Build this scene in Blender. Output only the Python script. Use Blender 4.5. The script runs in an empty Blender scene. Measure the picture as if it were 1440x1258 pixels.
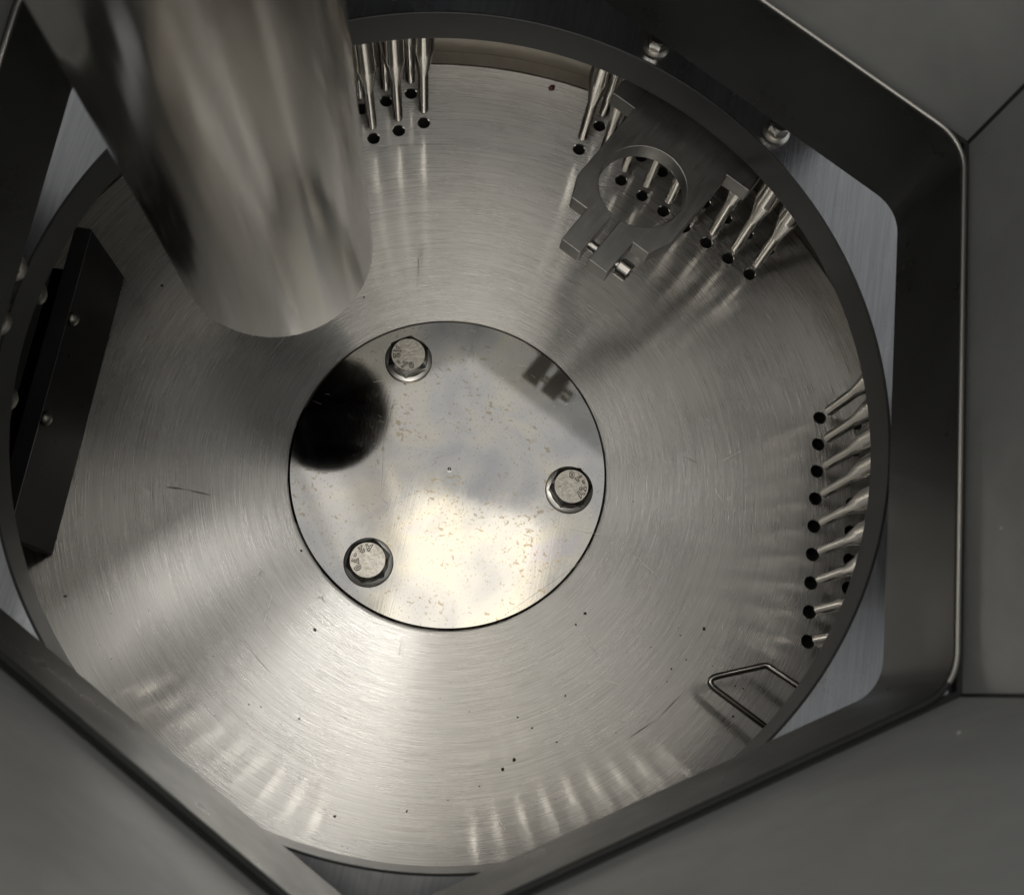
import bpy, bmesh, math, random
from mathutils import Vector, Matrix
from mathutils.geometry import delaunay_2d_cdt

U = 0.08                      # metres per modelling unit (radius of the polished hub cover = 80 mm)
R = math.radians
sc = bpy.context.scene
col = sc.collection
rnd = random.Random(7)

# ------------------------------------------------------------------ camera
cam = bpy.data.cameras.new('camera'); co = bpy.data.objects.new('camera', cam); col.objects.link(co)
rx, ry, rz = 0.26630952992801865, -0.05926654445608131, 0.20916184145119132
rv = Vector((rx, ry, rz))
M = Matrix.Rotation(rv.length, 4, rv.normalized())
M.translation = Vector((0.1646, -1.4622, 6.1171)) * U
co.matrix_world = M
cam.sensor_width = 36.0; cam.sensor_fit = 'HORIZONTAL'
cam.lens = 36.0 * 1397.554 / 1440.0
cam.clip_start = 0.005; cam.clip_end = 200
cam.dof.use_dof = True; cam.dof.focus_distance = 6.0 * U; cam.dof.aperture_fstop = 15.0
sc.camera = co

# ------------------------------------------------------------------ light: a dim workshop, lamps on the ceiling
w = bpy.data.worlds.new('World'); sc.world = w; w.use_nodes = True
bg = w.node_tree.nodes['Background']
bg.inputs[0].default_value = (1.0, 0.985, 0.955, 1); bg.inputs[1].default_value = 0.34

def lamp(name, loc, target, sx, sy, power, color):
    L = bpy.data.lights.new(name, 'AREA'); L.shape = 'RECTANGLE'; L.size = sx; L.size_y = sy
    L.energy = power; L.color = color
    o = bpy.data.objects.new(name, L); col.objects.link(o)
    o.location = loc
    o.rotation_euler = (Vector(target) - Vector(loc)).to_track_quat('-Z', 'Y').to_euler()
    return o
lamp('ceiling_lamp', (0.05, 0.17, 2.3), (0.05, 0.17, 0), 0.40, 0.60, 0.50, (1.0, 0.91, 0.75))
lamp('ceiling_lamp', (-0.36, -0.55, 2.3), (0, 0, 0), 0.7, 1.0, 0.45, (1.0, 0.975, 0.93))
lamp('ceiling_lamp', (0.15, 1.45, 2.3), (0, 0, 0), 0.5, 0.3, 8, (1.0, 0.98, 0.945))
lamp('ceiling_lamp', (0.90, 1.30, 2.3), (0, 0, 0), 0.34, 0.34, 6, (1.0, 0.98, 0.945))
lamp('ceiling_lamp', (0.25, -1.5, 2.3), (0, 0, 0), 1.9, 0.9, 15, (1.0, 0.975, 0.93))
lamp('ceiling_lamp', (-1.15, 0.05, 2.3), (0, 0, 0), 0.3, 0.5, 3, (1.0, 0.975, 0.93))
lamp('window_light', (2.4, 0.2, 0.05), (0, 0, 0.15), 2.6, 1.6, 14, (0.80, 0.90, 1.0))

sc.view_settings.view_transform = 'Standard'; sc.view_settings.look = 'None'
sc.view_settings.exposure = 0.64; sc.view_settings.gamma = 1.0
sc.cycles.use_denoising = True
sc.cycles.max_bounces = 10; sc.cycles.glossy_bounces = 8; sc.cycles.diffuse_bounces = 4
sc.cycles.caustics_reflective = True; sc.cycles.caustics_refractive = False
sc.cycles.sample_clamp_indirect = 6.0; sc.cycles.blur_glossy = 0.3

# ------------------------------------------------------------------ geometry constants (modelling units)
PHI = 0.06574736
RING_R, ZB, ZT = 2.1333, 1.3625, 1.5716
A1, Z1, Z2 = 1.957, 1.969, 2.549
ROW1, ROW2, PITCH = 2.3684, 2.613, 0.1838

def nt(k):
    a = PHI + k * math.pi / 3
    return Vector((math.cos(a), math.sin(a), 0)), Vector((-math.sin(a), math.cos(a), 0))
def at(k, n, t, z=0):
    N, T = nt(k); return N * n + T * t + Vector((0, 0, z))

# ------------------------------------------------------------------ node helpers
class NT:
    def __init__(s, name):
        s.m = bpy.data.materials.new(name); s.m.use_nodes = True
        s.t = s.m.node_tree; s.b = s.t.nodes['Principled BSDF']; s.out = s.t.nodes['Material Output']
    def n(s, typ, **kw):
        nd = s.t.nodes.new(typ)
        for k, v in kw.items():
            if k.startswith('i_'): nd.inputs[k[2:].replace('_', ' ')].default_value = v
            else: setattr(nd, k, v)
        return nd
    def link(s, a, b): s.t.links.new(a, b)
    def math(s, op, a, b=None, c=None, clamp=False):
        nd = s.n('ShaderNodeMath', operation=op); nd.use_clamp = clamp
        for i, v in enumerate((a, b, c)):
            if v is None: continue
            if isinstance(v, (int, float)): nd.inputs[i].default_value = v
            else: s.link(v, nd.inputs[i])
        return nd.outputs[0]
    def coords(s, scale=(1, 1, 1), rot=(0, 0, 0)):
        tc = s.n('ShaderNodeTexCoord'); mp = s.n('ShaderNodeMapping')
        mp.inputs['Scale'].default_value = [c / U for c in scale]; mp.inputs['Rotation'].default_value = rot
        s.link(tc.outputs['Object'], mp.inputs['Vector']); return mp.outputs[0]
    def noise(s, vec, scale, detail=3, rough=.55, dist=0):
        nd = s.n('ShaderNodeTexNoise'); nd.inputs['Scale'].default_value = scale
        nd.inputs['Detail'].default_value = detail; nd.inputs['Roughness'].default_value = rough
        nd.inputs['Distortion'].default_value = dist
        s.link(vec, nd.inputs['Vector']); return nd.outputs['Fac']
    def ramp(s, fac, stops):
        nd = s.n('ShaderNodeValToRGB'); e = nd.color_ramp.elements
        while len(e) < len(stops): e.new(0.5)
        for el, (p, c) in zip(e, stops):
            el.position = p; el.color = c if len(c) == 4 else (*c, 1)
        s.link(fac, nd.inputs[0]); return nd.outputs[0]
    def rng(s, fac, a, b, c, d):
        nd = s.n('ShaderNodeMapRange'); nd.inputs[1].default_value = a; nd.inputs[2].default_value = b
        nd.inputs[3].default_value = c; nd.inputs[4].default_value = d; s.link(fac, nd.inputs[0]); return nd.outputs[0]
    def bump(s, h, strength, dist):
        nd = s.n('ShaderNodeBump'); nd.inputs['Strength'].default_value = strength
        nd.inputs['Distance'].default_value = dist * U; s.link(h, nd.inputs['Height'])
        s.link(nd.outputs[0], s.b.inputs['Normal']); return nd
    def set(s, **kw):
        for k, v in kw.items(): s.b.inputs[k.replace('_', ' ')].default_value = v
    def polar(s, kr, ka):
        """vector (radius*kr, cos*ka, sin*ka): streaks that run round the axis"""
        v = s.coords(); sp = s.n('ShaderNodeSeparateXYZ'); s.link(v, sp.inputs[0])
        x, y = sp.outputs[0], sp.outputs[1]
        r = s.math('SQRT', s.math('ADD', s.math('MULTIPLY', x, x), s.math('MULTIPLY', y, y)))
        rs = s.math('MAXIMUM', r, 1e-4)
        cb = s.n('ShaderNodeCombineXYZ')
        s.link(s.math('MULTIPLY', r, kr), cb.inputs[0])
        s.link(s.math('MULTIPLY', s.math('DIVIDE', x, rs), ka), cb.inputs[1])
        s.link(s.math('MULTIPLY', s.math('DIVIDE', y, rs), ka), cb.inputs[2])
        return cb.outputs[0]

# lathe-turned stainless disc: two anisotropic lobes (a tight and a wide one) over fine turning marks
m = NT('turned_steel')
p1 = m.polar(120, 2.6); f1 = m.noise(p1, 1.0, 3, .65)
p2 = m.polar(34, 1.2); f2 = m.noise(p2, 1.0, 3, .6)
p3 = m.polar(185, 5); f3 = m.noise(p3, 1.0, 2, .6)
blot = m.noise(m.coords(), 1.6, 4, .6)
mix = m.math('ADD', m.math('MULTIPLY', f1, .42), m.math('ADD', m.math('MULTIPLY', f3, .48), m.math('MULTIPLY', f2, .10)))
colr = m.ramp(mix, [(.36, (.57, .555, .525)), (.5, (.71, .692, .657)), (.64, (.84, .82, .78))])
tg = m.n('ShaderNodeTangent', direction_type='RADIAL', axis='Z')
# turning grooves: the normal leans only outward or inward, at random over sub-pixel grooves
tcn = m.n('ShaderNodeTexCoord'); sx = m.n('ShaderNodeSeparateXYZ'); m.link(tcn.outputs['Object'], sx.inputs[0])
rad = m.math('MAXIMUM', m.math('SQRT', m.math('ADD', m.math('MULTIPLY', sx.outputs[0], sx.outputs[0]), m.math('MULTIPLY', sx.outputs[1], sx.outputs[1]))), 1e-5)
wv = m.n('ShaderNodeVectorMath', operation='SCALE'); m.link(tcn.outputs['Object'], wv.inputs[0]); wv.inputs['Scale'].default_value = 91237.0
wn = m.n('ShaderNodeTexWhiteNoise', noise_dimensions='3D'); m.link(wv.outputs[0], wn.inputs['Vector'])
ws = m.n('ShaderNodeSeparateColor'); m.link(wn.outputs['Color'], ws.inputs[0])
gs = m.math('SUBTRACT', m.math('ADD', m.math('ADD', ws.outputs[0], ws.outputs[1]), ws.outputs[2]), 1.5)
groove = m.math('ADD', m.math('MULTIPLY', m.math('SUBTRACT', f1, .5), .22), m.math('MULTIPLY', m.math('SUBTRACT', f2, .5), .10))
def lean(k):
    e = m.math('ADD', m.math('MULTIPLY', gs, k), groove)
    cb = m.n('ShaderNodeCombineXYZ'); cb.inputs[2].default_value = 1.0
    for i in (0, 1): m.link(m.math('MULTIPLY', m.math('DIVIDE', sx.outputs[i], rad), e), cb.inputs[i])
    nn = m.n('ShaderNodeVectorMath', operation='NORMALIZE'); m.link(cb.outputs[0], nn.inputs[0]); return nn.outputs[0]
wide = m.n('ShaderNodeBsdfPrincipled')
for B, r0, k in ((m.b, .17, .20), (wide, .26, .62)):
    B.inputs['Metallic'].default_value = 1.0; B.inputs['Anisotropic'].default_value = 1.0
    B.inputs['Anisotropic Rotation'].default_value = .25
    m.link(tg.outputs[0], B.inputs['Tangent']); m.link(colr, B.inputs['Base Color']); m.link(lean(k), B.inputs['Normal'])
    m.link(m.math('ADD', m.rng(f1, .3, .7, r0, r0 + .04), m.math('MULTIPLY', m.math('SUBTRACT', blot, .5), .10)), B.inputs['Roughness'])
ms = m.n('ShaderNodeMixShader'); ms.inputs[0].default_value = .45
m.link(m.b.outputs[0], ms.inputs[1]); m.link(wide.outputs[0], ms.inputs[2]); m.link(ms.outputs[0], m.out.inputs['Surface'])
TURNED = m.m

# polished cover with dried water spots
m = NT('polished_steel'); m.set(Metallic=1.0)
v = m.coords()
sp1 = m.noise(m.coords((1, 1.35, 1), (0, 0, .7)), 24, 2, .5, .5)
sp2 = m.noise(m.coords((1.3, 1, 1), (0, 0, .2)), 60, 1.5, .5, .3)
cover = m.noise(v, 2.3, 2, .5)
s1 = m.math('MULTIPLY', m.math('SUBTRACT', sp1, m.rng(cover, .38, .66, .70, .595)), 22.0, clamp=True)
s2 = m.math('MULTIPLY', m.math('SUBTRACT', sp2, m.rng(cover, .34, .60, .66, .62)), 25.0, clamp=True)
spots = m.math('MAXIMUM', s1, m.math('MULTIPLY', s2, .7))
hz = m.noise(v, 2.4, 4, .6, .8); sw = m.noise(m.coords((5, .35, 1), (0, 0, .9)), 12, 4, .7)
sw2 = m.noise(m.coords((5, .3, 1), (0, 0, -.5)), 14, 4, .7); sw3 = m.noise(m.coords((6, .25, 1), (0, 0, 2.1)), 16, 3, .7)
base_r = m.math('ADD', m.rng(hz, .46, .74, .040, .12), m.math('MULTIPLY', m.math('MULTIPLY', sw, sw2), .09))
m.link(m.math('ADD', base_r, m.math('MULTIPLY', spots, .05)), m.b.inputs['Roughness'])
refl_tint = m.ramp(m.noise(m.coords((1, 1, 1), (0, 0, .4)), 1.9, 3, .55, .6), [(.32, (.53, .535, .55)), (.47, (.66, .65, .63)), (.60, (.76, .725, .64)), (.70, (.72, .69, .69))])  # blue-grey and warm blotches in the colour stand in for mottled reflections
mx = m.n('ShaderNodeMix', data_type='RGBA', blend_type='MULTIPLY'); m.link(spots, mx.inputs[0])
m.link(refl_tint, mx.inputs[6]); mx.inputs[7].default_value = (.75, .67, .55, 1)
m.link(mx.outputs[2], m.b.inputs['Base Color'])
m.bump(m.math('ADD', m.math('ADD', m.math('MULTIPLY', sw, .5), m.math('MULTIPLY', sw3, .5)), m.math('ADD', m.math('MULTIPLY', sw2, .5), m.math('MULTIPLY', hz, .6))), .018, .006)
POLISHED = m.m

# bolt heads and washers
m = NT('stamped_steel'); m.set(Metallic=1.0)
f = m.noise(m.coords(), 45, 4, .7); g = m.noise(m.coords(), 14, 3, .6)
m.link(m.ramp(f, [(.3, (.58, .52, .43)), (.6, (.86, .82, .74))]), m.b.inputs['Base Color'])
m.link(m.rng(g, .3, .7, .32, .52), m.b.inputs['Roughness']); m.bump(f, .5, .006)
STAMPED = m.m
m = NT('bright_steel'); m.set(Metallic=1.0, Base_Color=(.66, .63, .58, 1))
f = m.noise(m.coords((1, 1, .2)), 40, 3); m.link(m.rng(f, .3, .7, .13, .24), m.b.inputs['Roughness'])
BRIGHT = m.m
# nozzles: turned, fine rings
m = NT('nozzle_steel'); m.set(Metallic=1.0, Base_Color=(.50, .478, .44, 1))
m.set(Roughness=.11)
NOZ = m.m
# ground plate steel (top plate, straight grain)
m = NT('ground_steel'); m.set(Metallic=1.0, Anisotropic=.4)
f = m.noise(m.coords((60, 2.2, 10), (0, 0, -PHI - .12)), 1.0, 4, .7); g = m.noise(m.coords(), 2.2, 3)
m.link(m.ramp(f, [(.3, (.40, .408, .42)), (.7, (.54, .547, .56))]), m.b.inputs['Base Color'])
m.link(m.rng(g, .3, .7, .24, .34), m.b.inputs['Roughness']); m.bump(f, .25, .006)
GROUND = m.m
# satin bracket
m = NT('satin_steel'); m.set(Metallic=1.0)
f = m.noise(m.coords((6, 90, 40)), 1.0, 4, .7); g = m.math('ADD', m.math('MULTIPLY', m.noise(m.coords(), 5, 4, .65), .6), m.math('MULTIPLY', f, .4))
m.link(m.ramp(g, [(.3, (.21, .205, .193)), (.7, (.34, .332, .312))]), m.b.inputs['Base Color'])
m.link(m.rng(f, .3, .7, .36, .46), m.b.inputs['Roughness']); m.bump(f, .06, .003)
SATIN = m.m
# dark coated walls
def dark(name, c, r0, r1, spec=.5):
    m = NT(name); m.set(Metallic=0.0); m.b.inputs['Specular IOR Level'].default_value = spec
    g = m.noise(m.coords(), 3.0, 4, .6); f = m.noise(m.coords(), 70, 3, .6)
    m.link(m.ramp(g, [(.3, tuple(x * .8 for x in c)), (.7, tuple(x * 1.2 for x in c))]), m.b.inputs['Base Color'])
    m.link(m.rng(g, .3, .7, r0, r1), m.b.inputs['Roughness']); m.bump(f, .06, .003)
    return m.m
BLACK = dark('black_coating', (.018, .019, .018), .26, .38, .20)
RIM = dark('dark_rim_coating', (.020, .021, .020), .30, .40, .32)
GUARD = dark('black_guard_coating', (.004, .004, .004), .26, .36, .04)
# grey shaft panels: dull rolled steel
m = NT('dull_grey_steel'); m.set(Metallic=.45)
g = m.noise(m.coords(), 1.4, 4, .6); f = m.noise(m.coords((1, 1, 1)), 90, 3, .7)
m.link(m.ramp(g, [(.3, (.24, .245, .24)), (.7, (.33, .335, .328))]), m.b.inputs['Base Color'])
m.link(m.rng(g, .3, .7, .58, .44), m.b.inputs['Roughness']); m.bump(f, .08, .004)
PANEL = m.m
# feed tube: smooth drawn stainless, long soft grain
m = NT('drawn_steel'); m.set(Metallic=1.0, Base_Color=(.80, .775, .73, 1))
f = m.noise(m.coords((1, 1, .06)), 5.5, 2, .5); g = m.noise(m.coords((1, 1, .4)), 3.0, 4, .65); h = m.noise(m.coords((14, 14, .35)), 8, 3, .6)
m.link(m.math('ADD', m.rng(g, .35, .7, .12, .20), m.math('MULTIPLY', h, .06)), m.b.inputs['Roughness'])
m.bump(m.math('ADD', f, m.math('MULTIPLY', h, .012)), .20, .05)
TUBE = m.m
m = NT('dark_inside'); m.set(Base_Color=(.02, .019, .018, 1), Roughness=.7); DARKIN = m.m  # near-black colour inside bores and tube and on the casing floor
m = NT('casing_steel'); m.set(Metallic=1.0)
g = m.noise(m.coords((1, 1, 1)), 6, 4, .6)
m.link(m.ramp(g, [(.3, (.30, .275, .24)), (.7, (.40, .37, .325))]), m.b.inputs['Base Color'])
m.link(m.rng(g, .3, .7, .40, .55), m.b.inputs['Roughness']); CASING = m.m
m = NT('dark_steel'); m.set(Metallic=1.0, Base_Color=(.30, .28, .245, 1), Roughness=.45); OLDSTEEL = m.m
m = NT('washer_steel'); m.set(Metallic=1.0, Base_Color=(.78, .75, .70, 1), Roughness=.30); WASH = m.m
m = NT('blocker_pale'); m.set(Base_Color=(.74, .75, .76, 1), Roughness=.5); BLOCKER = m.m  # pale colour of the added lamp shield over the gap
m = NT('lip_steel'); m.set(Metallic=1.0, Base_Color=(.28, .27, .25, 1), Roughness=.40); LIP = m.m
m = NT('wire_steel'); m.set(Metallic=1.0, Base_Color=(.36, .34, .31, 1), Roughness=.24); WIRE = m.m
m = NT('dark_crumb'); m.set(Base_Color=(.02, .017, .014, 1), Roughness=.8); CRUMB = m.m
m = NT('mark_edge'); m.set(Base_Color=(.03, .026, .02, 1), Roughness=.6); MARK_EDGE = m.m
m = NT('red_crumb'); m.set(Base_Color=(.07, .012, .01, 1), Roughness=.5); REDC = m.m
m = NT('pale_fleck'); m.set(Base_Color=(.5, .49, .45, 1), Roughness=.7); FLECK = m.m
m = NT('scratch_light'); m.set(Metallic=1.0, Base_Color=(.85, .82, .76, 1), Roughness=.45); SCRL = m.m
m = NT('scratch_dark'); m.set(Metallic=1.0, Base_Color=(.25, .23, .20, 1), Roughness=.5); SCRD = m.m

# ------------------------------------------------------------------ object helpers
def tag(o, label=None, cat=None, group=None, kind=None):
    if label: o['label'] = label
    if cat: o['category'] = cat
    if group: o['group'] = group
    if kind: o['kind'] = kind
    return o
def link_mesh(name, me, mat, parent=None, loc=(0, 0, 0), rotz=0):
    o = bpy.data.objects.new(name, me); col.objects.link(o)
    if mat and not me.materials: me.materials.append(mat)
    o.location = Vector(loc) * U; o.rotation_euler = (0, 0, rotz)
    if parent: o.parent = parent
    return o
def build(name, bm, mat, parent=None, loc=(0, 0, 0), rotz=0, smooth=True, angle=32, recalc=True):
    if recalc: bmesh.ops.recalc_face_normals(bm, faces=bm.faces[:])
    for v in bm.verts: v.co *= U
    me = bpy.data.meshes.new(name); bm.to_mesh(me); bm.free()
    if smooth:
        me.shade_smooth(); me.set_sharp_from_angle(angle=R(angle))
    return link_mesh(name, me, mat, parent, loc, rotz)
def second(o, mat, test):
    o.data.materials.append(mat)
    for f in o.data.polygons:
        if test(f): f.material_index = 1
def empty(name, loc=(0, 0, 0), rotz=0):
    o = bpy.data.objects.new(name, None); col.objects.link(o); o.empty_display_size = .01
    o.location = Vector(loc) * U; o.rotation_euler = (0, 0, rotz); return o
def lathe(bm, prof, seg=48, closed=False, c=(0, 0, 0), sup=0):
    """prof: (r,z) list turned round z"""
    rings = []
    if sup:
        P = []
        for i, (r, z) in enumerate(prof):
            for j in (i - 1, None, i + 1):
                if j is None: P.append((r, z)); continue
                if 0 <= j < len(prof):
                    d = math.hypot(prof[j][0] - r, prof[j][1] - z); t = min(sup, d * .3) / max(d, 1e-9)
                    P.append((r + (prof[j][0] - r) * t, z + (prof[j][1] - z) * t))
        prof = P
    for r, z in prof:
        if r < 1e-6: rings.append([bm.verts.new((c[0], c[1], c[2] + z))])
        else: rings.append([bm.verts.new((c[0] + r * math.cos(2 * math.pi * i / seg), c[1] + r * math.sin(2 * math.pi * i / seg), c[2] + z)) for i in range(seg)])
    pairs = list(zip(rings, rings[1:])) + ([(rings[-1], rings[0])] if closed else [])
    for a, b in pairs:
        for i in range(seg):
            j = (i + 1) % seg
            if len(a) == 1 and len(b) == 1: continue
            if len(a) == 1: bm.faces.new((a[0], b[i], b[j]))
            elif len(b) == 1: bm.faces.new((a[i], b[0], a[j]))
            else: bm.faces.new((a[i], b[i], b[j], a[j]))
    return bm
def prism(bm, pts, z0, z1):
    a = [bm.verts.new((x, y, z0)) for x, y in pts]; b = [bm.verts.new((x, y, z1)) for x, y in pts]
    n = len(pts); bm.faces.new(a[::-1]); bm.faces.new(b)
    for i in range(n): bm.faces.new((a[i], a[(i + 1) % n], b[(i + 1) % n], b[i]))
    return bm
def bevel(bm, w, seg=2, ang=30):
    bm.normal_update()
    es = [e for e in bm.edges if len(e.link_faces) == 2 and e.calc_face_angle(0) > R(ang)]
    bmesh.ops.bevel(bm, geom=es, offset=w, segments=seg, affect='EDGES', profile=.5, clamp_overlap=True)
    return bm
def sweep(bm, pts, r, seg=12, closed=False):
    P = [Vector(p) for p in pts]; n = len(P); rings = []
    for i in range(n):
        if closed: d = (P[(i + 1) % n] - P[i - 1]).normalized()
        else: d = (P[min(i + 1, n - 1)] - P[max(i - 1, 0)]).normalized()
        up = Vector((0, 0, 1)) if abs(d.z) < .9 else Vector((1, 0, 0))
        a = d.cross(up).normalized(); b = d.cross(a).normalized()
        rings.append([bm.verts.new(P[i] + (a * math.cos(2 * math.pi * k / seg) + b * math.sin(2 * math.pi * k / seg)) * r) for k in range(seg)])
    for i in range(n if closed else n - 1):
        A, B = rings[i], rings[(i + 1) % n]
        for k in range(seg): bm.faces.new((A[k], A[(k + 1) % seg], B[(k + 1) % seg], B[k]))
    if not closed: bm.faces.new(rings[0][::-1]); bm.faces.new(rings[-1])
    return bm
def fillet_path(pts, rad, n=6):
    out = [Vector(pts[0])]
    for a, b, c in zip(pts, pts[1:], pts[2:]):
        a, b, c = Vector(a), Vector(b), Vector(c)
        d1 = (a - b).normalized(); d2 = (c - b).normalized()
        th = d1.angle(d2); t = rad / math.tan(th / 2)
        p0 = b + d1 * t; p1 = b + d2 * t
        for i in range(n + 1):
            s = i / n; out.append((p0 * (1 - s) ** 2 + b * 2 * s * (1 - s) + p1 * s * s))
    out.append(Vector(pts[-1])); return out
def hexpts(a, z, fil=0.0, n=6):
    """corner-rounded hexagon of apothem a (counter-clockwise), with points along it"""
    rc = a / math.cos(math.pi / 6); out = []
    for k in range(6):
        ang = PHI + math.pi / 6 + k * math.pi / 3
        if fil <= 0: out.append((rc * math.cos(ang), rc * math.sin(ang), z)); continue
        cr = (a - fil) / math.cos(math.pi / 6)
        cx, cy = cr * math.cos(ang), cr * math.sin(ang)
        for i in range(n + 1):
            b = ang - math.pi / 6 + i / n * math.pi / 3
            out.append((cx + fil * math.cos(b), cy + fil * math.sin(b), z))
    return out
def loft(bm, loops, closed=False):
    V = [[bm.verts.new(p) for p in L] for L in loops]; n = len(V[0])
    for A, B in list(zip(V, V[1:])) + ([(V[-1], V[0])] if closed else []):
        for i in range(n): bm.faces.new((A[i], A[(i + 1) % n], B[(i + 1) % n], B[i]))
    return bm

# ------------------------------------------------------------------ the turned disc with its drilled holes
BANKS = (0, 1, 2, 4, 5)
HOLE_R = .0400
holes = []
for k in BANKS:
    for row in (ROW1, ROW2):
        for i in range(-4, 5): holes.append(at(k, row, i * PITCH - .004))
DISC_R, HUB_R = 2.945, 1.010
def cdt_sheet(outer, inners, z, bm):
    pts, edges = [], []
    for loop in [outer] + inners:
        s = len(pts); pts += [Vector(p) for p in loop]
        edges += [(s + i, s + (i + 1) % len(loop)) for i in range(len(loop))]
    vs, es, fs, *_ = delaunay_2d_cdt(pts, edges, [], 0, 1e-6)
    V = [bm.verts.new((v.x, v.y, z)) for v in vs]
    def inside_hole(c):
        for L in inners:
            cx = sum(p[0] for p in L) / len(L); cy = sum(p[1] for p in L) / len(L)
            rr = math.hypot(L[0][0] - cx, L[0][1] - cy)
            if math.hypot(c[0] - cx, c[1] - cy) < rr * .985: return True
        return False
    ro = math.hypot(*outer[0])
    for f in fs:
        c = sum((vs[i] for i in f), Vector((0, 0))) / len(f)
        if c.length > ro or inside_hole(c): continue
        bm.faces.new([V[i] for i in f])
def circ(cx, cy, r, n): return [(cx + r * math.cos(2 * math.pi * i / n), cy + r * math.sin(2 * math.pi * i / n)) for i in range(n)]
bm = bmesh.new()
cdt_sheet(circ(0, 0, DISC_R, 180), [circ(0, 0, HUB_R, 160)] + [circ(h.x, h.y, HOLE_R + .004, 20) for h in holes], 0, bm)
bmesh.ops.recalc_face_normals(bm, faces=bm.faces[:])
for f in bm.faces:
    if f.normal.z < 0: f.normal_flip()
lathe(bm, [(DISC_R, 0), (DISC_R, -.14)], 180)
lathe(bm, [(HUB_R, 0), (HUB_R, -.03), (.9, -.03)], 160)
disc = empty('turned_disc')
tag(disc, 'wide circular brushed steel disc with drilled holes, floor of the drum', 'disc')
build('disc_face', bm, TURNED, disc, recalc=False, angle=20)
bm = bmesh.new(); lathe(bm, [(HOLE_R + .004, 0), (HOLE_R, -.006), (HOLE_R, -.13), (0, -.13)], 20)
bore = build('hole_bore', bm, DARKIN, disc, loc=holes[0]); second(bore, BRIGHT, lambda f: f.center.z > -.0065 * U)
for h in holes[1:]:
    o = bore.copy(); col.objects.link(o); o.location = h * U

# scratches and crumbs lie on the disc
def sliver(bm, p, q, wd, z):
    p, q = Vector((p[0], p[1], z)), Vector((q[0], q[1], z)); d = (q - p); n = Vector((-d.y, d.x, 0)).normalized() * wd
    m_ = (p + q) / 2
    vs = [bm.verts.new(x) for x in (p, m_ + n, q, m_ - n)]
    top = [bm.verts.new(x + Vector((0, 0, .0012))) for x in (p, m_ + n * .6, q, m_ - n * .6)]
    bm.faces.new(top)
    for i in range(4): bm.faces.new((vs[i], vs[(i + 1) % 4], top[(i + 1) % 4], top[i]))
Rot = M.to_3x3(); C0 = Vector((0.1646, -1.4622, 6.1171))
def px(x, y, z=0.0):
    """photo pixel -> point of the level z, in modelling units (used to set marks down where the photo shows them)"""
    d = Rot @ Vector(((x - 720) / 1397.554, -(y - 629) / 1397.554, -1)); return C0 + d * ((z - C0.z) / d.z)
bm = bmesh.new()
for a, b, wd in [((230, 684), (262, 688), .006), ((262, 688), (300, 697), .005), ((590, 337), (587, 405), .0025), ((594, 340), (592, 380), .002),
                 ((880, 1040), (925, 1010), .004), ((925, 1010), (962, 972), .004), ((958, 640), (990, 655), .003), ((860, 150), (842, 180), .002)]:
    sliver(bm, px(*a), px(*b), wd, .0004)
tag(build('dark_scratch', bm, SCRD, disc, smooth=False), kind='stuff')
bm = bmesh.new()
for a, b, wd in [((1005, 686), (1016, 706), .003), ((1012, 650), (1045, 632), .003), ((880, 640), (893, 668), .003), ((362, 806), (370, 796), .004), ((357, 820), (374, 800), .003),
                 ((885, 765), (902, 790), .003), ((902, 790), (930, 815), .003), ((445, 835), (462, 850), .003), ((440, 842), (458, 838), .003), ((452, 830), (455, 850), .003),
                 ((370, 880), (384, 830), .002), ((565, 890), (560, 930), .002), ((345, 905), (388, 955), .0035), ((820, 890), (850, 935), .002), ((700, 1150), (712, 1168), .003)]:
    sliver(bm, px(*a), px(*b), wd, .0004)
for _ in range(24):
    r = rnd.uniform(1.1, 2.5); a = rnd.uniform(0, 6.28); d = rnd.gauss(0, .5) + math.pi / 2 + a; L = rnd.uniform(.03, .11)
    p = Vector((r * math.cos(a), r * math.sin(a))); q = p + Vector((math.cos(d), math.sin(d))) * L
    sliver(bm, p, q, rnd.uniform(.0006, .0013), .0004)
tag(build('fine_scratch', bm, SCRL, disc, smooth=False), kind='stuff')

def blob(bm, p, r, st=1.5):
    q = bmesh.ops.create_icosphere(bm, subdivisions=1, radius=1)
    a = rnd.uniform(0, 6.28); s = rnd.uniform(1, st)
    for v in q['verts']:
        j = 1 + rnd.uniform(-.25, .25); x, y, z = v.co * r * j
        x *= s; v.co = Vector(p) + Vector((x * math.cos(a) - y * math.sin(a), x * math.sin(a) + y * math.cos(a), max(0, z * .6 + r * .3)))
bm = bmesh.new()
for (x, y, r) in [(990, 884, .012), (823, 862, .009), (810, 878, .007), (944, 940, .006), (723, 1068, .010), (707, 1081, .010), (795, 978, .006), (443, 885, .009), (424, 774, .007),
                  (471, 1147, .008), (572, 1140, .006), (728, 1008, .006), (748, 1023, .006), (783, 1043, .006), (674, 1105, .005), (1045, 968, .006), (1031, 1007, .008),
                  (92, 838, .009), (367, 993, .006), (350, 990, .005), (421, 1010, .006), (512, 418, .007), (228, 402, .010), (1034, 964, .005), (957, 893, .005), (965, 927, .005),
                  (450, 700, .004), (660, 1000, .004), (890, 705, .005), (938, 958, .004), (1002, 936, .004)]:
    blob(bm, px(x, y), r)
for _ in range(60):
    r = 1.05 + 1.3 * math.sqrt(rnd.random()); a = rnd.uniform(-2.6, -.3); blob(bm, (r * math.cos(a), r * math.sin(a), 0), rnd.uniform(.0018, .0042))
tag(build('crumb', bm, CRUMB, None, smooth=False), 'dark specks of dirt scattered over the brushed disc', 'dirt', kind='stuff')
bm = bmesh.new(); pr = px(776, 124); blob(bm, (0, 0, 0), .026, 1.3)
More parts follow.
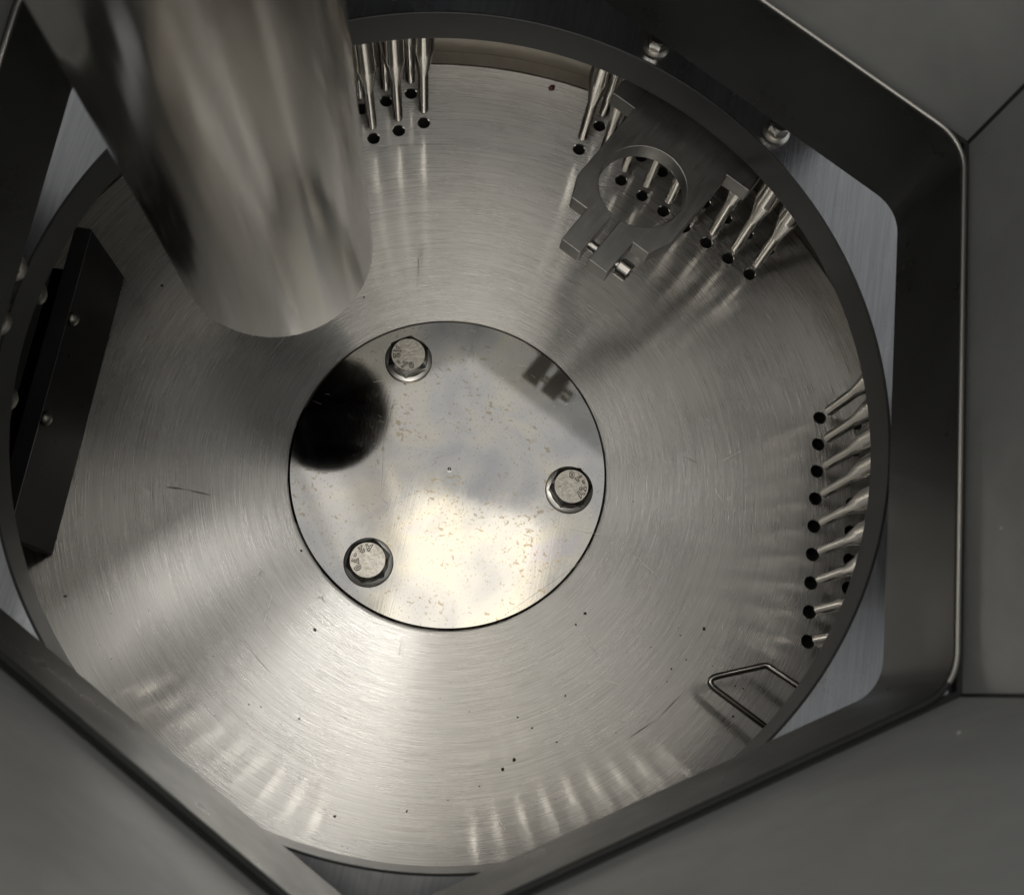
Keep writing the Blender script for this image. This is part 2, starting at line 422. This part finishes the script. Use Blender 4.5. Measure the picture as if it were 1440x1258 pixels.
tag(build('red_crumb', bm, REDC, None, loc=pr, smooth=False), 'small dark red crumb on the disc near the top rim', 'crumb')

# ------------------------------------------------------------------ hub cover
hub = empty('hub_cover', (0, 0, .014))
tag(hub, 'round polished cover plate with water spots in the middle of the disc', 'cover plate')
bm = bmesh.new()
lathe(bm, [(0, .0175), (.004, .0172), (.008, .019), (.011, .0206), (.014, .020), (.018, .020), (.985, .020), (1.0, .010), (1.0, -.035)], 160)
build('cover_face', bm, POLISHED, hub, angle=12)
bm = bmesh.new()
for i in range(55):
    r = .97 * math.sqrt(rnd.random()); a = rnd.uniform(0, 6.28); d = rnd.uniform(0, 3.14); L = rnd.uniform(.015, .07)
    p = Vector((r * math.cos(a), r * math.sin(a))); q = p + Vector((math.cos(d), math.sin(d))) * L
    if q.length < .97: sliver(bm, p, q, rnd.uniform(.0004, .0009), .0203)
for a, b in [((846, 770), (690, 878)), ((540, 615), (536, 700)), ((536, 700), (548, 712)), ((800, 745), (868, 755)), ((618, 643), (624, 640)), ((605, 656), (614, 651))]:
    sliver(bm, px(*a, .02), px(*b, .02), .0016, .0203)
tag(build('fine_scratch', bm, SCRL, hub, smooth=False), kind='stuff')

# ------------------------------------------------------------------ three hexagon bolts with washers, stamped A2-70
def text_mesh(ch, size, ext, off=0):
    c = bpy.data.curves.new('ch', 'FONT'); c.body = ch; c.size = size; c.extrude = ext; c.offset = off; c.align_x = 'CENTER'; c.align_y = 'CENTER'; c.resolution_u = 3
    o = bpy.data.objects.new('ch', c); col.objects.link(o); dg = bpy.context.evaluated_depsgraph_get()
    me = bpy.data.meshes.new_from_object(o.evaluated_get(dg)); bpy.data.objects.remove(o); bpy.data.curves.remove(c); return me
def hex_head(bm, ap, z0, z1, seg=72, rot=0.0, c=(0, 0, 0)):
    rt = ap * .885; top = []; mid = []; bot = []
    for i in range(seg):
        a = 2 * math.pi * i / seg
        f = ((a + math.pi / 6) % (math.pi / 3)) - math.pi / 6
        rh = ap / math.cos(f)
        ca, sa = math.cos(a + rot), math.sin(a + rot)
        top.append(bm.verts.new((c[0] + rt * ca, c[1] + rt * sa, c[2] + z1)))
        mid.append(bm.verts.new((c[0] + rh * ca, c[1] + rh * sa, c[2] + z1 - (rh - rt) * .62)))
        bot.append(bm.verts.new((c[0] + rh * .995 * ca, c[1] + rh * .995 * sa, c[2] + z0)))
    for i in range(seg):
        j = (i + 1) % seg
        bm.faces.new((top[i], mid[i], mid[j], top[j])); bm.faces.new((mid[i], bot[i], bot[j], mid[j]))
    bm.faces.new(top); bm.faces.new(bot[::-1])
ROLL = R(11.4)
BOLT = [(122.4, 84 + 11.4, [155, 187, 219, 250, 287], 'hexagon bolt on the cover plate nearest the feed tube'),
        (2.4, 3 + 11.4, [-41, -10, 20, 50, 87], 'hexagon bolt at the right edge of the cover plate'),
        (-117.6, 16 + 11.4, [86, 122, 158, 186, 220], 'hexagon bolt at the lower left edge of the cover plate')]
for th, hrot, ang, lab in BOLT:
    b = empty('hex_bolt', (.765 * math.cos(R(th)), .765 * math.sin(R(th)), .034))
    tag(b, lab, 'bolt', 'bolts on the hub cover')
    bm = bmesh.new(); hex_head(bm, .119, .040, .114, rot=R(hrot + 30)); second(build('head', bm, STAMPED, b, angle=18), BRIGHT, lambda f: f.normal.z < .97)
    bm = bmesh.new(); lathe(bm, [(.06, 0), (.146, 0), (.151, .005), (.151, .016), (.146, .021), (.06, .021)], 64, True); build('washer', bm, WASH, b, angle=50)
    bm = bmesh.new(); lathe(bm, [(.06, .021), (.118, .021), (.122, .025), (.122, .036), (.118, .040), (.06, .040)], 64, True); build('spring_washer', bm, OLDSTEEL, b, angle=50)
    mark = None
    for nm, off, ext, zz, mat in (('stamped_mark', .0, .0036, .1160, STAMPED), ('mark_outline', .0042, .0012, .1142, MARK_EDGE)):  # dark, slightly larger letters beneath outline the raised ones
        bm = bmesh.new()
        for ch, a in zip('A2-70', ang):
            me = text_mesh(ch, .054, ext, off); aw = R(a) + ROLL
            me.transform(Matrix.Translation((.075 * math.cos(aw), .075 * math.sin(aw), zz)) @ Matrix.Rotation(aw + math.pi / 2, 4, 'Z')); bm.from_mesh(me); bpy.data.meshes.remove(me)
        build(nm, bm, mat, b, smooth=False)

# ------------------------------------------------------------------ nozzles hanging over the holes
prof = [(0, .150), (.020, .150), (.0300, .155), (.0335, .166), (.0340, .30), (.0345, .565), (.0690, .800), (.0705, .815), (.0715, 1.36)]
bm = bmesh.new(); lathe(bm, prof, 28, sup=.004); n0 = build('nozzle', bm, NOZ, None, angle=24)
ORD = ['first', 'second', 'third', 'fourth', 'fifth', 'sixth', 'seventh', 'eighth', 'ninth']
NAME = {0: 'right-hand bank', 1: 'bank behind the clamp bracket', 2: 'bank beside the feed tube', 4: 'hidden lower left bank', 5: 'hidden lower right bank'}
first = True
for k in BANKS:
    for ri, row in enumerate((ROW1, ROW2)):
        for i in range(-4, 5):
            o = n0 if first else n0.copy()
            if not first: col.objects.link(o)
            first = False
            p = at(k, row, i * PITCH - .004)
            o.location = (p.x * U, p.y * U, 0); o.rotation_euler = (rnd.gauss(0, .008), rnd.gauss(0, .008), rnd.uniform(0, 6.28))
            rw = 'front' if ri == 0 else 'back'
            if k == 0: lab = '%s steel nozzle from the top in the %s row at right' % (ORD[4 - i], rw)
            elif k == 1: lab = '%s steel nozzle from the left in the %s row behind the clamp bracket' % (ORD[4 - i], rw)
            elif k == 2: lab = '%s steel nozzle from the right in the %s row beside the feed tube' % (ORD[i + 4], rw)
            else: lab = 'thin steel nozzle hidden under the mounting plate at the %s' % ('lower left' if k == 4 else 'lower right')
            tag(o, lab, 'nozzle', 'nozzles of the ' + NAME[k])

# ------------------------------------------------------------------ casing round the disc
cas = empty('casing'); tag(cas, 'dull steel casing wall round the edge of the disc', 'casing')
bm = bmesh.new(); lathe(bm, [(2.955, -.14), (2.955, .012), (3.045, .012)], 160); build('trough_ring', bm, CASING, cas)
bm = bmesh.new(); lathe(bm, [(3.046, -.14), (3.048, 1.355), (3.12, 1.355), (3.12, -.14)], 160, True); build('casing_wall', bm, OLDSTEEL, cas)
bm = bmesh.new(); lathe(bm, [(0, -.145), (3.12, -.145), (3.12, -.20), (0, -.20)], 96); build('casing_floor', bm, DARKIN, cas)

# ------------------------------------------------------------------ mounting plate with the round opening
mp = empty('mounting_plate'); tag(mp, 'brushed bluish steel plate with a large round opening under the hexagonal sleeve', 'plate')
NS = 192
def ringpts(r, z): return [(r * math.cos(2 * math.pi * i / NS), r * math.sin(2 * math.pi * i / NS), z) for i in range(NS)]
def hexring(a, z):
    out = []
    for i in range(NS):
        t = 2 * math.pi * i / NS; f = ((t - PHI + math.pi / 6) % (math.pi / 3)) - math.pi / 6; r = a / math.cos(f); out.append((r * math.cos(t), r * math.sin(t), z))
    return out
bm = bmesh.new(); loft(bm, [ringpts(RING_R + .012, ZT - .003), hexring(3.1, ZT - .003), hexring(3.1, ZB), ringpts(RING_R + .012, ZB)], True)
build('plate_body', bm, GROUND, mp, angle=30)
bm = bmesh.new()
lathe(bm, [(RING_R + .0118, ZB - .004), (RING_R + .004, ZB - .004), (RING_R, ZB), (RING_R, ZT - .004), (RING_R + .004, ZT), (RING_R + .0118, ZT)], NS, True)
build('opening_rim', bm, RIM, mp, angle=25)

# flange bolts on the plate
def flange_bolt(p, rot, lab):
    b = empty('flange_bolt', (p.x, p.y, ZT)); tag(b, lab, 'bolt', 'bolts on the mounting plate')
    bm = bmesh.new(); lathe(bm, [(0, .001), (.072, .001), (.076, .006), (.072, .014), (.058, .026), (0, .026)], 40); build('flange', bm, OLDSTEEL, b, angle=40)
    bm = bmesh.new(); hex_head(bm, .050, .026, .082, 48, rot); build('head', bm, WIRE, b, angle=25)
flange_bolt(at(1, 2.215, .393), .3, 'bright bolt above the bracket on the plate, left of the pair at the dark wall')
flange_bolt(at(1, 2.215, -.403), .9, 'bright bolt on the plate by the pale steel triangle, upper right')
flange_bolt(at(3, 2.185, -.276), .2, 'bolt on the plate at the left wall, upper of the two')
flange_bolt(at(3, 2.185, 0.0), .7, 'bolt on the plate at the left wall, lower of the two')

# ------------------------------------------------------------------ hexagonal inner sleeve
sl = empty('hexagonal_sleeve'); tag(sl, 'black hexagonal inner sleeve with rounded corners above the mounting plate', 'sleeve')
FIL = .22
N_, n_ = 6, 8
inner0, inner1 = hexpts(A1, Z1, FIL, n_), hexpts(A1, Z2, FIL, n_)
outer0, outer1 = hexpts(A1 + .028, Z1, FIL + .028, n_), hexpts(A1 + .028, Z2, FIL + .028, n_)
per = n_ + 1; tot = per * 6; half = n_ // 2
for k in range(6):          # one wall per side, from corner middle to corner middle
    idx = [((k - 1) * per + j) % tot for j in range(half, per)] + [(k * per + j) % tot for j in range(0, half + 1)]
    bm = bmesh.new(); L = [[bm.verts.new(S[i]) for i in idx] for S in (inner0, inner1, outer1, outer0)]
    for A, B in zip(L, L[1:] + L[:1]):
        for i in range(len(idx) - 1): bm.faces.new((A[i], A[i + 1], B[i + 1], B[i]))
    build('sleeve_wall', bm, BLACK, sl, angle=30)
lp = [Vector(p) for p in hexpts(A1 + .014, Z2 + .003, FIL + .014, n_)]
i4 = 3 * per + half; i5 = 5 * per + half            # two lower sides coloured black for their missing highlight, rest steel
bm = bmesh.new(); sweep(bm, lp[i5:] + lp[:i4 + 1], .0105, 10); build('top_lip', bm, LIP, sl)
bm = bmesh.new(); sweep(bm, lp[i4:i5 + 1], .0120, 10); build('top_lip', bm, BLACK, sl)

# ------------------------------------------------------------------ unseen panels added behind the gap to darken the plate's reflections
sk = empty('gap_blocker'); tag(sk, 'added dark grey light-blocking panels behind the sleeve on all but the right side', 'light blocker')
hw = 2.62 * math.tan(math.pi / 6)
for k, t0, t1 in ((1, -.66, hw), (2, -hw, 1.15), (3, -1.0, .75), (4, -hw + .75, hw), (5, -hw, hw - .55)):
    bm = bmesh.new(); f = 2.10 / 2.62; N, T = nt(k)
    q = [at(k, 2.62, t0, ZT), at(k, 2.62, t1, ZT), at(k, 2.10, t1 * f, Z2 + .02), at(k, 2.10, t0 * f, Z2 + .02)]
    q2 = [p + N * .03 for p in q]; A = [bm.verts.new(p) for p in q]; B = [bm.verts.new(p) for p in q2]
    bm.faces.new(A); bm.faces.new(B[::-1])
    for i in range(4): bm.faces.new((A[i], A[(i + 1) % 4], B[(i + 1) % 4], B[i]))
    build('blocker_panel', bm, PANEL, sk, smooth=False)
bm = bmesh.new(); prism(bm, [(x, y) for x, y in [(2.45, -.62), (2.72, -.62), (2.72, .50), (2.45, .50)]], ZT, Z2); bevel(bm, .01, 1)
o = build('reflection_blocker', bm, BLACK, None, rotz=PHI, smooth=False)  # unseen block added to darken the middle of the right-hand plate
tag(o, 'black block added in the gap behind the sleeve at right to darken reflections', 'block')

# ------------------------------------------------------------------ outer shaft of six panels
sh = empty('outer_shaft'); tag(sh, 'dull grey hexagonal shaft of flat panels rising round the opening', 'shaft')
ZS0, ZS1 = Z2 - .12, 4.4
for k in range(6):
    N, T = nt(k); bm = bmesh.new()
    def sec(a, z):
        hw = a * math.tan(math.pi / 6) - .004
        return [at(k, a, -hw, z), at(k, a, hw, z)]
    a0, a1 = A1 + .045, A1 + .045 + (ZS1 - ZS0) * .025
    q = [*sec(a0, ZS0), *sec(a1, ZS1)[::-1]]; q2 = [p + N * .05 for p in q]
    A = [bm.verts.new(p) for p in q]; B = [bm.verts.new(p) for p in q2]
    bm.faces.new(A); bm.faces.new(B[::-1])
    for i in range(4): bm.faces.new((A[i], A[(i + 1) % 4], B[(i + 1) % 4], B[i]))
    build('shaft_panel', bm, PANEL, sh, smooth=False)
for k in range(6):
    bm = bmesh.new(); a = PHI + math.pi / 6 + k * math.pi / 3
    r0 = (A1 + .047) / math.cos(math.pi / 6); r1 = (A1 + .047 + (ZS1 - ZS0) * .025) / math.cos(math.pi / 6)
    sweep(bm, [(r0 * math.cos(a), r0 * math.sin(a), ZS0), (r1 * math.cos(a), r1 * math.sin(a), ZS1)], .012, 8)
    build('weld_seam', bm, BLACK, sh)
bm = bmesh.new()
loft(bm, [hexpts(A1 + .026, Z2 - .02), hexpts(A1 + .06, Z2 - .02), hexpts(A1 + .06, Z2 - .06), hexpts(A1 + .026, Z2 - .06)], True)
build('ledge', bm, BLACK, sh, smooth=False)

# ------------------------------------------------------------------ unseen shield added over the gap, keeps lamps out of the plate's reflections
bm = bmesh.new(); loft(bm, [hexpts(2.13, Z2 + .03), hexpts(3.45, Z2 + .03), hexpts(3.45, Z2 + .08), hexpts(2.13, Z2 + .08)], True)
tag(build('lamp_blocker', bm, BLOCKER, None, smooth=False), 'pale grey shield added round the foot of the outer shaft to block lamps from the gap', 'flange')

# ------------------------------------------------------------------ feed tube
TX, TY, TR, TH = -1.058, .589, .485, 1.458
tb = empty('feed_tube', (TX, TY, TH)); tag(tb, 'large shiny vertical steel feed tube with open bottom end', 'tube')
bm = bmesh.new(); lathe(bm, [(TR - .022, .004), (TR - .004, 0), (TR, .006), (TR, 1.5), (TR, 4), (TR, 9.0), (TR - .025, 9.0)], 96); build('tube_wall', bm, TUBE, tb, angle=15)
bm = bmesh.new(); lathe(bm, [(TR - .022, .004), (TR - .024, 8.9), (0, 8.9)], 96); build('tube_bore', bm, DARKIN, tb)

# ------------------------------------------------------------------ clamp bracket
BC = .015
br = empty('clamp_bracket', (0, 0, 0), PHI + math.pi / 3)      # local x = outward, local y = along the side
tag(br, 'grey split clamp bracket with a round hole under the upper right rim', 'bracket')
BZ1, BZ0 = 1.235, 1.125
def mir(pts): return [(x, BC + y) for x, y in pts] + [(x, BC - y) for x, y in pts[::-1]]
HR, HN = .248, 1.690
a0 = math.asin(.0265 / HR)
arc = [(HN - HR * math.cos(a0 + (math.pi - a0) * i / 40), HR * math.sin(a0 + (math.pi - a0) * i / 40)) for i in range(41)]
half_out = [(2.42, .40), (2.215, .48), (2.056, .48), (2.056, .325), (1.51, .322), (1.375, .262), (1.375, .160), (1.138, .156), (1.138, .0265)] + arc
upper = half_out; lower = [(x, -y) for x, y in half_out[::-1]][1:]
outline = [(x, BC + y) for x, y in upper + lower]
bm = bmesh.new(); prism(bm, outline, BZ0, BZ1); bmesh.ops.remove_doubles(bm, verts=bm.verts[:], dist=1e-5); bevel(bm, .0055, 2, 20)
build('clamp_plate', bm, SATIN, br, angle=8)
bm = bmesh.new()
q = [(2.16, -.40), (2.42, -.40), (2.42, .40), (2.16, .40)]
prism(bm, [(x, y + BC) for x, y in [(2.27, -.38), (2.40, -.38), (2.40, .38), (2.27, .38)]], BZ1 + .001, ZB - .001); build('spacer_block', bm, SATIN, br, smooth=False)
# clamp screw through both jaws
zs = (BZ0 + BZ1) / 2 - .008; xs = 1.245
bm = bmesh.new(); sweep(bm, [(xs, BC - .155 - .03, zs), (xs, BC + .10, zs)], .030, 20); build('screw_shank', bm, BRIGHT, br)
bm = bmesh.new()
q = bmesh.new(); lathe(q, [(0, .020), (.028, .020), (.028, .078), (.048, .078), (.055, .071), (.055, .005), (.050, 0), (.0, 0)], 32)
mt = Matrix.Translation((xs, BC - .170, zs)) @ Matrix.Rotation(math.pi / 2, 4, 'X') 
for v in q.verts: v.co = mt @ v.co
me = bpy.data.meshes.new('tmp'); q.to_mesh(me); q.free(); bm.from_mesh(me); bpy.data.meshes.remove(me)
build('screw_head', bm, BRIGHT, br, angle=35)

# ------------------------------------------------------------------ black guard on the left with dome screws
gd = empty('guard_plate', (0, 0, 0), PHI + math.pi)
tag(gd, 'black upright guard plate standing on the disc at the left side', 'guard')
bm = bmesh.new(); prism(bm, [(2.258, -.945), (2.352, -.945), (2.352, .875), (2.258, .875)], .006, .655); bevel(bm, .004, 1)
build('guard_board', bm, GUARD, gd, smooth=False)
bm = bmesh.new(); prism(bm, [(2.353, -.80), (2.62, -.80), (2.62, .95), (2.353, .95)], .30, .34)
build('mounting_flange', bm, GUARD, gd, smooth=False)
bm = bmesh.new(); prism(bm, [(2.258, -.945), (2.352, -.945), (2.352, .875), (2.258, .875)], .656, .668); build('top_edge', bm, RIM, gd, smooth=False)
def dome(parent, x, y, z, r):
    bm = bmesh.new(); lathe(bm, [(r, 0), (r * .98, .012), (r * .8, .022), (r * .45, .032), (0, .036)], 28)
    mt = Matrix.Translation((x, y, z)) @ Matrix.Rotation(-math.pi / 2, 4, 'Y')
    for v in bm.verts: v.co = mt @ v.co
    return build('dome_screw', bm, OLDSTEEL, parent, angle=50)
dome(gd, 2.2575, -.408, .600, .040); dome(gd, 2.2575, .196, .600, .040)
def loose_dome(n, t, z, lab):
    p = at(3, n, t, z); bm = bmesh.new(); r = .055
    lathe(bm, [(0, -.15), (.03, -.15), (.03, 0), (r, 0), (r * .98, .012), (r * .8, .022), (r * .45, .032), (0, .036)], 28)
    mt = Matrix.Rotation(-math.pi / 2, 4, 'Y')
    for v in bm.verts: v.co = mt @ v.co
    o = build('dome_screw', bm, OLDSTEEL, None, loc=p, rotz=PHI + math.pi, angle=50)
    tag(o, lab, 'screw', 'dome screws under the rim at left')
bk = empty('screw_rail', (0, 0, 0), PHI + math.pi); tag(bk, 'black rail under the rim behind the guard plate at left', 'rail')
bm = bmesh.new(); prism(bm, [(2.215, -.75), (2.30, -.75), (2.30, .75), (2.215, .75)], 1.10, 1.358); build('rail_bar', bm, GUARD, bk, smooth=False)
loose_dome(2.214, -.32, 1.17, 'dome screw peeking out under the dark rim at left, upper one')
loose_dome(2.214, .254, 1.17, 'dome screw peeking out under the dark rim at left, lower one')

# ------------------------------------------------------------------ bent wire handle
pts = [px(1165, 1090, .30), px(988, 955, .30), px(1078, 935, .30), px(1165, 1000, .30)]
pts[0].z = .34; pts[3].z = .42
bm = bmesh.new(); sweep(bm, fillet_path(pts, .045, 8), .0195, 14)
tag(build('wire_loop', bm, WIRE), 'bent steel wire loop poking out under the rim at lower right', 'wire')

# ------------------------------------------------------------------ flecks stuck on the shaft panels
bm = bmesh.new()
def fleck(x, y, k, r):
    d = Rot @ Vector(((x - 720) / 1397.554, -(y - 629) / 1397.554, -1)); N, T = nt(k)
    # meet the sloping panel plane: n = A1+.045 + (z-ZS0)*.025
    g = Vector((N.x, N.y, -.025)); c = A1 + .045 - ZS0 * .025
    s = (c - g.dot(C0)) / g.dot(d); p = C0 + d * s
    q = bmesh.ops.create_icosphere(bm, subdivisions=1, radius=r)
    for v in q['verts']: v.co = p + v.co * (1 + rnd.uniform(-.3, .3)) - N * (v.co.dot(N) * .7)
for f in [(1408, 742, 0, .007), (1348, 1030, 5, .009), (1383, 181, 0, .005), (1392, 215, 0, .003), (1270, 1180, 5, .003), (1125, 1210, 5, .003)]: fleck(*f)
tag(build('dust_fleck', bm, FLECK, None, smooth=False), 'pale flecks of dust stuck to the grey shaft panels', 'dust', kind='stuff')
